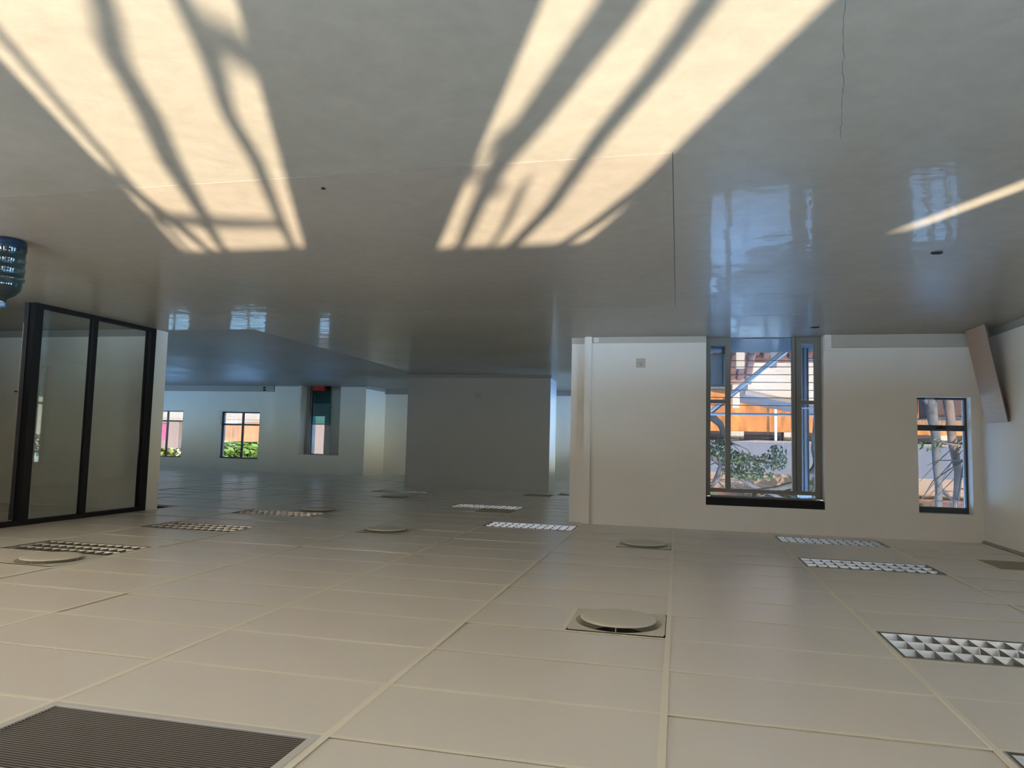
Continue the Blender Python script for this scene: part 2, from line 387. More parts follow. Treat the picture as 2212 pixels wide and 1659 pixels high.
def bar(mb, axis, a0, a1, t0, t1, z0, z1): _wb(mb, axis, a0, a1, t0, t1, z0, z1)
def window(n, axis, a0, a1, z0, z1, t, m, mull=(), trans=(), fw_=0.045, dep=0.05, label=None, pane='glass'):
    """window in a wall plane; t = frame's plane, frame / mullion / transom / pane are parts"""
    t0, t1 = t - dep/2, t + dep/2
    f = MB()
    bar(f, axis, a0, a0+fw_, t0, t1, z0, z1); bar(f, axis, a1-fw_, a1, t0, t1, z0, z1)
    bar(f, axis, a0+fw_, a1-fw_, t0, t1, z0, z0+fw_); bar(f, axis, a0+fw_, a1-fw_, t0, t1, z1-fw_, z1)
    r = f.obj('window_%d' % n, MT[m]); r['kind'] = 'structure'
    if label: r['label'] = label
    for x, w in mull:
        b = MB(); bar(b, axis, x-w/2, x+w/2, t0+0.004, t1-0.004, z0+fw_, z1-fw_); b.obj('mullion', MT[m], r)
    xs = [a0+fw_] + sorted(v for x, w in mull for v in (x-w/2, x+w/2)) + [a1-fw_]
    zs = [z0+fw_] + sorted(v for z, w in trans for v in (z-w/2, z+w/2)) + [z1-fw_]
    for i in range(0, len(xs), 2):
        for z, w in trans:
            b = MB(); bar(b, axis, xs[i], xs[i+1], t0+0.006, t1-0.006, z-w/2, z+w/2); b.obj('transom', MT[m], r)
        for j in range(0, len(zs), 2):
            b = MB(); bar(b, axis, xs[i], xs[i+1], t-0.003, t+0.003, zs[j], zs[j+1]); b.obj('pane', MT[pane], r)
    return r

# 1: tall terrace window, built to the photograph's own glazing pattern
t = YW + 0.20
f = MB()
f.box(-0.425, -0.36, t-0.03, t+0.03, 0, 2.12); f.box(-1.82, -1.735, t-0.03, t+0.03, 0, 2.12)
f.box(-1.735, -0.425, t-0.03, t+0.03, 2.02, 2.068); f.box(-1.735, -0.425, t-0.03, t+0.03, 2.112, 2.13)
f.box(-0.995, -0.955, t-0.03, t+0.03, 2.068, 2.112)
w1 = f.obj('window_1', MT['frame']); w1['kind'] = 'structure'; w1['label'] = 'tall taupe-framed terrace window reaching the floor'
for x0, x1 in ((-0.685, -0.615), (-1.575, -1.455)):
    MB().box(x0, x1, t-0.035, t+0.03, 0, 2.02).obj('mullion', MT['frame'], w1)
MB().box(-1.512, -1.500, t-0.039, t-0.035, 0, 2.02).obj('gasket', MT['frame_dark'], w1)
for x0, x1 in ((-0.615, -0.425), (-1.735, -1.575)):
    MB().box(x0, x1, t-0.028, t+0.028, 0, 0.085).obj('bottom_rail', MT['frame'], w1)
    MB().box(x0, x1, t-0.028, t+0.028, 0.835, 0.885).obj('transom', MT['frame'], w1)
    MB().box(x0, x1, t-0.003, t+0.003, 0.085, 0.835).obj('pane', MT['glass'], w1)
    MB().box(x0, x1, t-0.003, t+0.003, 0.885, 2.02).obj('pane', MT['glass'], w1)
MB().box(-1.455, -0.685, t-0.003, t+0.003, 0.012, 2.02).obj('pane', MT['glass'], w1)
MB().box(-1.455, -0.685, t-0.02, t+0.02, 0.0, 0.012).obj('threshold', MT['frame'], w1)
for x0, x1 in ((-1.735, -0.995), (-0.955, -0.425)):
    MB().box(x0, x1, t-0.003, t+0.003, 2.068, 2.112).obj('fanlight_pane', MT['glass'], w1)
MB().box(-1.815, -0.365, YW+0.012, t+0.05, 2.13, 2.23).obj('head_band', MT['black'], w1, label='black band across the window head')  # black box filling the head of the opening
portal(-1.09, YW+0.32, 1.1, 1.5, 2.2, (0, -1, 0))
# 2: narrow window by the corner
t = YW + 0.17
w2 = window(2, 'x', -3.50, -2.90, 0.785, 2.22, t, 'frame_dark', trans=((1.165, 0.072),), fw_=0.025, label='narrow dark-framed window beside the leaning board')
MB().box(-3.49, -2.91, t-0.03, t+0.03, 2.15, 2.196).obj('top_rail', MT['frame_dark'], w2)
m_ = MB(); m_.box(-3.26, -3.15, t-0.05, t-0.036, 1.155, 1.175); m_.box(-3.215, -3.19, t-0.045, t-0.02, 1.14, 1.165); m_.obj('stay_handle', MT['black'], w2)
MB().box(-3.13, -3.03, t-0.06, t-0.03, 0.79, 0.81).obj('stay', MT['skirt'], w2)
portal(-3.2, YW+0.32, 1.5, 0.62, 1.45, (0, -1, 0))
# 3, 4: four-pane windows in the far wall; more out of view
window(3, 'x', 12.21, 13.56, 0.785, 2.195, 19.36, 'frame_dark', ((12.86, 0.06),), ((1.17, 0.05),), 0.04, label='far four-pane window beside the projecting block')
window(4, 'x', 14.85, 16.15, 0.785, 2.215, 19.36, 'frame_dark', ((15.50, 0.05),), ((1.10, 0.05),), 0.03, label='far four-pane window at the edge of the glass partition')
window(5, 'x', 17.0, 18.6, 0.785, 2.2, 19.36, 'frame_dark', ((17.8, 0.05),), ((1.10, 0.05),), 0.03)
for a, b in ((12.21, 13.56), (14.85, 16.15), (17.0, 18.6)): portal((a+b)/2, 19.52, 1.49, b-a, 1.41, (0, -1, 0))
window(6, 'x', 10.13, 10.58, 0.855, 2.0, 19.36, 'frame_dark', fw_=0.018, label='slit of sunlit peach seen through the far doorway')
portal(10.355, 19.62, 1.43, 0.45, 1.15, (0, -1, 0))
n_ = 7
for a, b, z0, z1 in WH:
    w_ = (b-a)
    window(n_, 'y', a, b, z0, z1, 1.32, 'frame', ((a+w_*0.33, 0.06), (a+w_*0.66, 0.06)), ((0.9, 0.05),), 0.05, pane='glass' if a < 13 else 'glass_clear'); n_ += 1
    portal(1.24, (a+b)/2, (z0+z1)/2, w_, z1-z0, (1, 0, 0))
for a, b, z0, z1 in ((10.4, 11.8, 0.7, 2.2), (13.4, 14.8, 0.7, 2.2), (16.4, 17.8, 0.7, 2.2)):  # unseen east windows added for blue light in the far area
    window(n_, 'y', a, b, z0, z1, 19.3, 'frame_dark', (((a+b)/2, 0.05),), ((1.1, 0.05),), 0.04, pane='glass_clear'); n_ += 1
    portal(19.42, (a+b)/2, (z0+z1)/2, b-a, z1-z0, (-1, 0, 0))
for a, b, z0, z1 in BH:
    window(n_, 'x', a, b, z0, z1, YB-0.2, 'frame_dark', (), ((1.12, 0.05),), 0.03, pane='glass_clear'); n_ += 1
    portal((a+b)/2, YB-0.32, (z0+z1)/2, b-a, z1-z0, (0, 1, 0))
window(n_, 'x', 9.0, 9.45, 1.2, 2.2, YB-0.2, 'frame_dark', (), (), 0.04, pane='glass_clear'); n_ += 1  # unseen window added to brighten the office
portal(9.225, YB-0.32, 1.7, 0.45, 1.0, (0, 1, 0))
for a, b, z0, z1, x, s in ((2.4, 3.6, 0.78, 2.2, XL-0.16, 1), (4.6, 5.8, 0.78, 2.2, XL-0.16, 1), (-1.4, 0.4, 0.5, 2.2, -6.3, 1)):  # unseen side windows added to bring in sky light
    window(n_, 'y', a, b, z0, z1, x, 'frame_dark', (((a+b)/2, 0.04),), ((1.12, 0.05),), 0.03, pane='glass_clear'); n_ += 1
    portal(x-0.12, (a+b)/2, (z0+z1)/2, b-a, z1-z0, (1, 0, 0))

# ------------------------------------------------------------------ ceiling
ce = struct('ceiling', MB().box(-6.4, 19.4, -2.9, 10.12, ZT, ZT+0.15).box(1.25, 19.4, 10.12, 20.6, ZT, ZT+0.15), MT['void'], label='suspended ceiling of pale boards in a cream grid')
LIGHTS = [(-1, 0, 'louvred ceiling light cut by the picture edge, beside the large square air diffuser'),
          (-1, -3, 'louvred ceiling light of which only a corner shows'),
          (-1, 5, 'sunlit louvred ceiling light, second from the window wall with the board'),
          (-1, 8, 'louvred ceiling light closest to the narrow window'),
          (5, 2, 'dull louvred ceiling light touching an air diffuser by the glass partition'),
          (5, 5, 'louvred ceiling light glittering with sun near the glass partition'),
          (5, 8, 'dark louvred ceiling light beyond the glittering one'),
          (2, 8, 'louvred ceiling light beside the cream pillar'),
          (3, 12, 'faint louvred ceiling light between the pillar and the boxed core'),
          (5, 16, 'far louvred ceiling light in front of the boxed core')]
DIFF = [(0.049+0.001, 0, 'large round air diffuser on a square plate, nearest of all'),
        (0.049+0.001, 6, 'round air diffuser near the wall with the tall window'),
        (3.05, 6, 'round air diffuser in the middle of the ceiling'),
        (4.85, 1, 'round air diffuser touching the dull ceiling light by the glass'),
        (4.85, 14, 'far round air diffuser before the boxed core'),
        (4.85, 9, 'round air diffuser behind the dark ceiling light')]
full = {(i, j) for i, j, _ in LIGHTS} | {(2, -4)}
halfs = {(int(math.floor((x+1.151)/1.2 + 0.02)), j): (1 if ((x+1.151)/1.2 + 0.02) % 1 > 0.4 else 0) for x, j, _ in DIFF}
TANS = [(-2, 6, 0), (3, 17, 0), (3, 11, 0)]
for i, j, h in TANS: halfs[(i, j)] = h
VOID = {(2, 18): 1, (7, 8): 0}
for k, h in VOID.items(): halfs[k] = h

tile_mesh = MB().box(-0.592, 0.592, -0.282, 0.282, 0, 0.012).mesh('ceiling_tile', MT['tile'])
half_mesh = MB().box(-0.292, 0.292, -0.282, 0.282, 0, 0.012).mesh('ceiling_tile_half', MT['tile'])
TZ = H + 0.0025
def tilt(): return (math.radians(random.gauss(0, 0.10)), math.radians(random.gauss(0, 0.05)), math.radians(random.gauss(0, 0.05)))
def cell_free(i, j): return (i, j) not in full
rest = MB(); restg = MB()
def add_tile(i, j, single, ymax=None):
    x0, y0 = GX(i), GY(j)
    segs = [(x0, x0+1.2)]
    if (i, j) in halfs: segs = [(x0+0.6, x0+1.2)] if halfs[(i, j)] == 0 else [(x0, x0+0.6)]
    y1 = y0 + 0.58 if ymax is None else min(ymax, y0+0.58)
    for a, b in segs:
        z = TZ + abs(random.gauss(0, 0.0008)) + (random.uniform(0.002, 0.005) if random.random() < 0.3 else 0)
        if single and ymax is None:
            o = link('ceiling_tile', tile_mesh if b-a > 1 else half_mesh, ce)
            o.location = ((a+b)/2, (y0+y1)/2, z); o.rotation_euler = tilt()
        elif single:
            MB().box(a+0.008, b-0.008, y0+0.008, y1-0.002, z, z+0.012).obj('ceiling_tile', MT['tile'], ce)
        else:
            rx = random.gauss(0, 0.0020) * 0.28; ry = random.gauss(0, 0.0008) * 0.5
            n = len(rest.v); rest.box(a+0.008, b-0.008, y0+0.008, y1-0.008, z, z+0.012)
            for q in range(n, n+8):
                v = rest.v[q]; rest.v[q] = (v[0], v[1], v[2] + rx*(1 if v[1] > (y0+y1)/2 else -1) + ry*(1 if v[0] > (a+b)/2 else -1))
for i in range(-5, 17):
    for j in range(-12, 28):
        x0, x1, y0, y1 = GX(i), GX(i+1), GY(j), GY(j+1)
        if not cell_free(i, j): continue
        if -2 <= i <= 5 and -4 <= j <= 9:
            if x1 < 1.3 and y1 > YW: add_tile(i, j, True, YW)
            else: add_tile(i, j, True)
        else:
            if y0 > YW and x1 < 1.3: continue
            if x1 < XL and y0 > 1.5: continue
            if y1 < YB or x1 < -6.2 or x0 > 19.3 or y0 > 20.3: continue
            add_tile(i, j, False, YW if (x1 < 1.3 and y1 > YW) else None)
rest.obj('ceiling_tiles', MT['tile'], ce, kind='stuff')
# grid: main tees along Y, cross tees between them
def tee(mb, x0, x1, y0, y1, along):
    w = 0.0145 if along == 'y' else 0.0125
    if along == 'y':
        mb.box(x0-w, x0+w, y0, y1, H-0.0008, H+0.002); mb.box(x0-0.001, x0+0.001, y0, y1, H+0.002, H+0.03)
    else:
        mb.box(x0+w, x1-w, y0-w*0.9, y0+w*0.9, H+0.0013, H+0.0022); mb.box(x0+w, x1-w, y0-0.001, y0+0.001, H+0.002, H+0.03)
ct = MB(); tee(ct, 0, 1.2, 0, 0, 'x'); ctm = ct.mesh('cross_tee', MT['grid'])
for i in range(-4, 18):
    x = GX(i); y1 = 20.2 if x > 1.3 else YW; y0 = YB if x > XL else 99
    if x < -6.2 or x > 19.1: continue
    if x < XL: y0, y1 = YB, 1.5
    if -2 <= i <= 6:
        mb = MB(); tee(mb, x, 0, y0, y1, 'y'); mb.obj('main_tee', MT['grid'], ce)
    else: tee(restg, x, 0, y0, y1, 'y')
for i in range(-5, 17):
    for j in range(-12, 29):
        x0, y = GX(i), GY(j)
        if y < YB or y > 20.2 or x0 < -6.0 or x0 > 17.9 or (x0 < XL and y > 1.5) or (x0 < 1.2 and y > YW-0.02): continue
        if -2 <= i <= 5 and -3 <= j <= 9:
            o = link('cross_tee', ctm, ce); o.location = (x0, y, 0)
        else: tee(restg, x0, x0+1.2, y, y, 'x')
for (i, j), h in halfs.items():
    x = GX(i) + 0.6; (tee(restg, x, 0, GY(j), GY(j+1), 'y'))
restg.obj('ceiling_grid', MT['grid'], ce, kind='stuff')
# dark edge where the ceiling meets the far walls
# ---- louvred light
def make_light(i, j, label):
    x0, y0 = GX(i), GY(j)
    t = thing('ceiling_light', label, 'ceiling light', (x0+0.6, y0+0.29, H), 'louvred ceiling lights')
    hx, hy = 0.583, 0.272
    m = MB(); zt = 0.085
    m.box(-hx, hx, -hy, hy, zt, zt+0.004)
    for s in (-1, 1):
        m.box(-hx, hx, s*hy, s*(hy-0.004), -0.003, zt); m.box(s*hx, s*(hx-0.004), -hy, hy, -0.003, zt)
    m.obj('housing', MT['white_metal'], t)
    f = MB()
    for s in (-1, 1):
        f.box(-hx, hx, s*hy, s*(hy-0.016), -0.003, 0.001); f.box(s*hx, s*(hx-0.016), -hy+0.016, hy-0.016, -0.003, 0.001)
    f.obj('frame', MT['alu_dull'], t)
    for k in range(3):
        MB().tube([(-0.56, -0.17+0.17*k, 0.066), (0.56, -0.17+0.17*k, 0.066)], 0.013, 10).obj('lamp_tube', MT['white_metal'], t, smooth=True)
    yy = [-0.252, -0.086, 0.086, 0.252]
    def refl(y, half):
        # curved V section, narrow lower lip and wide top
        p = [(0.0015, 0.0), (0.006, 0.016), (0.014, 0.034), (0.027, 0.052)]
        pl = [(y + a, b) for a, b in p] if half >= 0 else [(y, b) for a, b in p]
        ql = [(y - a, b) for a, b in p] if half <= 0 else [(y, b) for a, b in p]
        return pl + ql[::-1]
    for k, y in enumerate(yy):
        half = 1 if k == 0 else (-1 if k == 3 else 0)
        poly = refl(y, half)
        MB().prism(poly, 'x', -0.566, 0.566).obj('reflector', MT['alu'], t)
    bm_ = None
    for k in range(3):
        ya, yb_ = yy[k], yy[k+1]
        for q in range(11):
            xx = -0.566 + 0.0943 * (q+1)
            if bm_ is None:
                pts = [(ya+0.003, 0.001), (yb_-0.003, 0.001), (yb_-0.016, 0.026), (yb_-0.026, 0.05), (ya+0.026, 0.05), (ya+0.016, 0.026)]
                pts = [(a-ya, b) for a, b in pts]
                bm_ = MB().prism(pts, 'x', -0.0012, 0.0012).mesh('cross_blade', MT['alu_dull'])
            o = link('cross_blade', bm_, t); o.location = (xx, ya, 0)
    return t
first = make_light(*LIGHTS[0])
for i, j, lab in LIGHTS[1:]:
    dup(first, (GX(i)+0.6, GY(j)+0.29, H), lab, 'louvred ceiling lights')

# ---- round diffusers
def make_diffuser(x, j, label):
    t = thing('air_diffuser', label, 'air vent', (x+0.30, GY(j)+0.29, H), 'round ceiling air diffusers')
    m = MB(); n = 48; sq = []; a = 0.283; b = 0.274; R = 0.262
    for k in range(n):
        an = 2*PI*k/n; c, s = math.cos(an), math.sin(an); q = max(abs(c)/a, abs(s)/b)
        sq.append((c/q, s/q))
    for k in range(n):
        k2 = (k+1) % n; an, an2 = 2*PI*k/n, 2*PI*k2/n
        m.quad((sq[k][0], sq[k][1], -0.003), (sq[k2][0], sq[k2][1], -0.003), (R*math.cos(an2), R*math.sin(an2), -0.003), (R*math.cos(an), R*math.sin(an), -0.003))
    m.obj('plate', MT['disc'], t)
    m = MB(); m.lathe([(R, -0.003), (R-0.008, 0.004), (R-0.03, 0.02), (0.20, 0.05), (0.16, 0.07)], 48); m.obj('cone', MT['disc'], t, smooth=True)
    m = MB(); m.lathe([(0.165, 0.068), (0.15, 0.10), (0.001, 0.105)], 32); m.obj('duct_throat', MT['void'], t)
    m = MB(); m.lathe([(0.001, -0.036), (0.14, -0.035), (0.205, -0.032), (0.226, -0.028), (0.231, -0.023), (0.226, -0.019), (0.15, -0.014), (0.001, -0.012)], 48)
    m.obj('disc', MT['disc'], t, smooth=True)
    for k in range(3):
        an = 2*PI*k/3 + PI*1.5
        MB().box(-0.003, 0.003, -0.003, 0.003, -0.02, 0.05).obj('strut', MT['white_metal'], t).location = (0.195*math.cos(an), 0.195*math.sin(an), 0)
    return t
first = make_diffuser(*DIFF[0])
for x, j, lab in DIFF[1:]:
    dup(first, (x+0.30, GY(j)+0.29, H), lab, 'round ceiling air diffusers')

# ---- slatted return grille, bottom corner of the picture
t = thing('air_grille', 'wide grey slatted air grille with white border', 'air vent', (GX(2)+0.6, GY(-4)+0.29, H))
hx, hy = 0.585, 0.276; m = MB(); bw = 0.034
m.box(-hx, hx, hy-bw, hy, -0.004, 0.004); m.box(-hx, hx, -hy, -hy+bw, -0.004, 0.004)
m.box(-hx, -hx+bw, -hy+bw, hy-bw, -0.004, 0.004); m.box(hx-bw, hx, -hy+bw, hy-bw, -0.004, 0.004)
m.obj('border', MT['vent_frame'], t, bevel=0.002)
MB().box(-hx+0.01, hx-0.01, -hy+0.01, hy-0.01, 0.07, 0.075).obj('backing', MT['void'], t)
sm = MB().prism([(-0.0009, 0.0), (0.0009, 0.0), (0.0009, 0.0015), (-0.0009, 0.0015)], 'x', -hx+bw, hx-bw).prism([(-0.0010, 0.0015), (0.0010, 0.0015), (-0.004, 0.022), (-0.006, 0.022)], 'x', -hx+bw, hx-bw).mesh('slat', MT['vent_lit_edge'])
sm.materials.append(MT['vent_shaded'])
for p_ in sm.polygons: p_.material_index = 1 if p_.center.z > 0.0016 else 0  # slat faces coloured as shaded, bottom edges as lit
ns = 34; pit = 2*(hy-bw)/ns
for k in range(ns):
    o = link('slat', sm, t); o.location = (0, -hy+bw+pit*(k+0.5), 0)
# ---- tan return panels
for i, j, h in TANS:
    lab = {(-2, 6): 'tan square return panel near the board wall', (3, 17): 'tan return panel at the corner of the boxed core',
           (3, 11): 'tan return panel beside the faint ceiling light'}[(i, j)]
    t = thing('return_panel', lab, 'air vent', (GX(i)+0.30, GY(j)+0.29, H), 'tan return panels')
    m = MB()
    for s in (-1, 1): m.box(-0.284, 0.284, s*0.276, s*0.256, -0.003, 0.003); m.box(s*0.284, s*0.264, -0.256, 0.256, -0.003, 0.003)
    m.obj('border', MT['tan'], t)
    m = MB()
    for k in range(20): m.box(-0.264, 0.264, -0.25+k*0.026, -0.236+k*0.026, 0.0, 0.006)
    m.obj('grille', MT['tan'], t); MB().box(-0.264, 0.264, -0.256, 0.256, 0.012, 0.016).obj('backing', MT['tan'], t)

# ------------------------------------------------------------------ glass partition and door
gp = thing('glass_partition', 'black-framed glass partition closing off the dim office', 'partition', (XG, 7.6, 0))
def part(name, m, x0, x1, y0, y1, z0, z1, par=None, **k):
    b = MB(); b.box(x0-XG, x1-XG, y0-7.6, y1-7.6, z0, z1); return b.obj(name, MT[m], par or gp, **k)
part('post', 'black', XG-0.05, XG+0.05, 6.69, 6.80, 0, H-0.004)
part('post', 'black', XG-0.05, XG+0.05, 8.56, 8.655, 0, H-0.004)
part('mullion', 'black', XG-0.035, XG+0.035, 7.56, 7.63, 0.04, H-0.05)
part('top_rail', 'black', XG-0.05, XG+0.05, 5.62, 6.69, H-0.055, H-0.004)
part('top_rail', 'black', XG-0.05, XG+0.05, 6.80, 8.56, H-0.055, H-0.004)
part('bottom_rail', 'black', XG-0.05, XG+0.05, 6.80, 8.56, 0, 0.045)
part('glass_pane', 'part_glass', XG-0.004, XG+0.004, 6.80, 7.56, 0.045, H-0.055)
part('glass_pane', 'part_glass', XG-0.004, XG+0.004, 7.63, 8.56, 0.045, H-0.055)
part('hinge', 'black', XG-0.01, XG+0.03, 6.672, 6.70, 1.16, 1.28)
# door leaf folded back into the office, seen edge-on
dr = D.objects.new('door_1', None); COL.objects.link(dr); dr['kind'] = 'structure'; dr['label'] = 'black-edged door leaf standing open at the glass partition'
dr.location = (XG+0.035, 6.655, 0); dr.rotation_euler = (0, 0, math.radians(42.6))
Wd = 0.92
def dpart(name, m, x0, x1, y0, y1, z0, z1, par=None):
    return MB().box(x0, x1, y0, y1, z0, z1).obj(name, MT[m], par or dr)
dpart('stile', 'black', 0.0, 0.05, -0.022, 0.022, 0.012, H-0.07); st = dpart('stile', 'black', Wd-0.05, Wd, -0.022, 0.022, 0.012, H-0.07)
dpart('rail', 'black', 0.05, Wd-0.05, -0.022, 0.022, 0.012, 0.06); dpart('rail', 'black', 0.05, Wd-0.05, -0.022, 0.022, H-0.12, H-0.07)
dpart('glass', 'part_glass', 0.05, Wd-0.05, -0.004, 0.004, 0.06, H-0.12)
dpart('gasket', 'bronze', -0.006, 0.0, -0.026, -0.016, 0.25, 2.3)
m = MB(); m.tube([(Wd-0.03, -0.02, 1.0), (Wd-0.03, -0.06, 1.0), (Wd-0.13, -0.06, 1.0)], 0.008, 8)
m.tube([(Wd-0.03, 0.02, 1.0), (Wd-0.03, 0.075, 1.0), (Wd-0.13, 0.075, 1.0)], 0.008, 8); m.obj('door_handle', MT['black'], dr)

# ------------------------------------------------------------------ loose things and fittings
# water bottle at the picture edge
t = thing('water_bottle', 'large blue water bottle standing on the floor', 'bottle', (5.06, 4.40, 0))
R = 0.137
prof = [(0.02, 0.004), (0.10, 0.0), (0.125, 0.008), (R, 0.028), (R+0.001, 0.07)]
for z in (0.09, 0.165, 0.24): prof += [(R, z), (R-0.005, z+0.012), (R-0.006, z+0.045), (R-0.001, z+0.06)]
prof += [(R+0.004, 0.312), (R-0.012, 0.33), (R-0.014, 0.36), (0.115, 0.40), (0.08, 0.435), (0.042, 0.455), (0.030, 0.47), (0.029, 0.50)]
MB().lathe(prof, 36).obj('body', MT['bottle'], t, smooth=True)
MB().lathe([(0.001, 0.006), (0.11, 0.003), (R-0.004, 0.03), (R-0.006, 0.055), (0.001, 0.05)], 36).obj('base', MT['bottle_base'], t, smooth=True)
MB().lathe([(0.032, 0.495), (0.033, 0.525), (0.028, 0.532), (0.001, 0.532)], 24).obj('cap', MT['bottle_base'], t, smooth=True)

# leaning board
t = thing('wooden_board', 'brown board leaning on the wall in the corner', 'board', (-3.37, 9.30, 0))
a = math.atan2(0.205, 1.10)
b = MB(); b.box(-0.018, 0.0, -0.285, 0.285, 0, 1.125); o = b.obj('board_face', MT['board'], t, bevel=0.002)
o.rotation_euler = (0, -a, 0); o.location = (0.0, 0, 0.004)
b = MB(); b.box(-0.0182, 0.0002, -0.2885, -0.285, 0, 1.125); o = b.obj('edge_strip', MT['bronze'], t); o.rotation_euler = (0, -a, 0); o.location = (0, 0, 0.004)

def socket(x, y, z, s, label):
    t = thing('wall_socket', label, 'socket', (x, y, z))
    MB().box(-s/2, s/2, -0.010, 0, -s/2, s/2).obj('face_plate', MT['plastic'], t, bevel=0.003)
    m = MB(); m.box(-0.022, -0.012, -0.0115, -0.009, -0.004, 0.004); m.box(0.012, 0.022, -0.0115, -0.009, -0.004, 0.004); m.box(-0.006, 0.006, -0.0115, -0.009, 0.016, 0.03)
    m.obj('socket_holes', MT['bronze'], t)
    MB().box(-0.012+0.04, 0.04, -0.014, -0.009, -0.035, -0.015).obj('switch', MT['plastic'], t)
socket(0.50, YW, 0.36, 0.125, 'ivory wall socket beside the tall window')
socket(4.38, 15.4, 0.465, 0.13, 'small socket on the grey boxed core')
t = thing('junction_box', 'small white junction box on the skirting by the pilaster', 'box', (1.105, YW-0.014, 0.045))
MB().box(-0.035, 0.035, -0.03, 0, -0.032, 0.032).obj('box_body', MT['wall'], t, bevel=0.004); MB().box(-0.02, 0.02, -0.034, -0.03, -0.018, 0.018).obj('lid', MT['white_metal'], t)

# flush floor box covers in front of the tall window, loose bits on the floor
def cover(x, y, sx, sy_, label):
    o = MB().box(-sx/2, sx/2, -sy_/2, sy_/2, 0, 0.002).obj('floor_cover', MT['floor_brown']); o.location = (x, y, 0.0)
    o['label'] = label; o['category'] = 'cover plate'
cover(-0.97, 7.25, 0.50, 0.30, 'brown floor cover plate further from the tall window')
cover(-1.02, 8.42, 0.55, 0.30, 'brown floor cover plate closer to the tall window')
def bit(x, y, l, w, h, rz, label):
    m = MB(); m.prism([(-l/2, 0), (-l/2, h*0.7), (-l/4, h), (l/3, h*0.8), (l/2, h*0.3), (l/2, 0)], 'y', -w/2, w/2)
    o = m.obj('chip', MT['black']); o.location = (x, y, 0.0005); o.rotation_euler = (0, 0, rz); o['label'] = label; o['category'] = 'debris'
bit(-1.84, 5.72, 0.075, 0.03, 0.014, 0.2, 'black chip on the floor near the thin sun streak')
bit(2.04, 3.74, 0.02, 0.018, 0.01, 0.7, 'dark crumb on the floor beside the left sun patch')
bit(-1.60, 9.15, 0.10, 0.03, 0.012, 0.5, 'dark scrap on the floor before the cable trunking')

# far doorway contents
gd = D.objects.new('door_2', None); COL.objects.link(gd); gd['kind'] = 'structure'; gd['label'] = 'teal glass door with thin black frame in the far doorway'
gd.location = (9.92, 19.2, 0)
MB().box(0, 0.56, -0.004, 0.004, 0.04, 1.11).obj('glass', MT['teal'], gd)
m = MB(); m.box(0.56, 0.58, -0.012, 0.012, 0.0, 1.12); m.box(0, 0.56, -0.012, 0.012, 1.11, 1.125); m.box(0, 0.56, -0.012, 0.012, 0.0, 0.04); m.obj('door_frame', MT['black'], gd)
m = MB(); m.tube([(0.5+0.05*math.sin(2*PI*k/16), -0.03, 0.29+0.06*math.cos(2*PI*k/16)) for k in range(17)], 0.007, 6); m.obj('ring_handle', MT['black'], gd)
MB().box(-0.51, -0.02, 0.03, 0.07, 0, 1.995).obj('shade_panel', MT['shade_grey'], gd); MB().box(0.68, 0.785, 0.03, 0.07, 0, 1.995).obj('shade_panel', MT['shade_grey'], gd)  # grey panels added to darken the evenly lit niche sides
t = thing('equipment_box', 'red box on the floor of the far doorway', 'box', (10.20, 19.06, 0))
MB().box(-0.17, 0.17, -0.08, 0.08, 0, 0.125).obj('box_body', MT['red'], t, bevel=0.008); MB().box(-0.175, 0.175, -0.085, 0.085, 0.125, 0.145).obj('lid', MT['red'], t, bevel=0.006)

# ------------------------------------------------------------------ terrace outside the tall window
struct('terrace', MB().box(-2.9, 1.25, YW+0.30, 11.72, -0.30, -0.02), MT['slab'], label='bluish cement terrace slab outside the tall window')
rl = thing('balustrade', 'terrace balustrade with pale tube rails and thin cables', 'railing', (-2.0, 11.55, 0))
MB().tube([(-0.75, -1.35, 0.955), (-0.75, 0, 0.955), (2.9, 0, 0.97)], 0.020, 8).obj('top_rail', MT['steel'], rl, smooth=True)
MB().tube([(-0.75, -1.35, 0.10), (-0.75, 0, 0.10), (0.36, 0, 0.105)], 0.016, 8).obj('bottom_rail', MT['steel'], rl, smooth=True)
for k in range(7):
    z = 0.105 + 0.119*k + (0.02 if k == 0 else 0)
    MB().tube([(-0.75, -1.35, z), (-0.75, 0.03, z), (2.9, 0.03, z+0.005)], 0.006, 6).obj('cable', MT['dark_steel'], rl)
for x in (-0.75, 2.6):
    MB().box(x-0.02, x+0.02, -0.02, 0.02, -0.02, 0.95).obj('baluster', MT['dark_steel'], rl)
sh = thing('stair_handrail', 'diagonal pale double handrail of the outside stair', 'railing', (-1.0, 11.78, 0))
for d in (0, 0.075):
    MB().tube([(-0.72-d, 0, -0.16), (0.54-d*0.5, 0, 0.94-d*0.4)], 0.022, 8).obj('rail', MT['steel'], sh, smooth=True)
MB().tube([(-0.70, 0.04, -0.10), (0.54, 0.04, 1.0)], 0.014, 6).obj('stringer', MT['dark_steel'], sh)
sc_ = thing('steel_column', 'blue-grey steel column standing on the terrace', 'column', (-1.815, 11.30, -0.02))
MB().box(-0.055, 0.055, -0.012, 0.012, 0, 2.9).obj('web', MT['steel'], sc_)
m = MB(); m.box(-0.06, -0.045, -0.05, 0.05, 0, 2.9); m.box(0.0, 0.018, -0.05, 0.05, 0, 2.9); m.obj('flange', MT['dark_steel'], sc_)
m = MB(); m.box(-0.09, 0.09, -0.06, 0.06, 0.88, 0.90); m.box(-0.09, 0.09, -0.06, 0.06, 2.15, 2.2); m.obj('collar', MT['steel'], sc_)
ac = thing('air_conditioner', 'pale grey casing on the terrace behind the tall window', 'air conditioner', (-0.48, 11.2, -0.02))
MB().box(-0.24, 0.24, -0.14, 0.14, 0.10, 0.58).obj('casing', MT['ac'], ac, bevel=0.012)
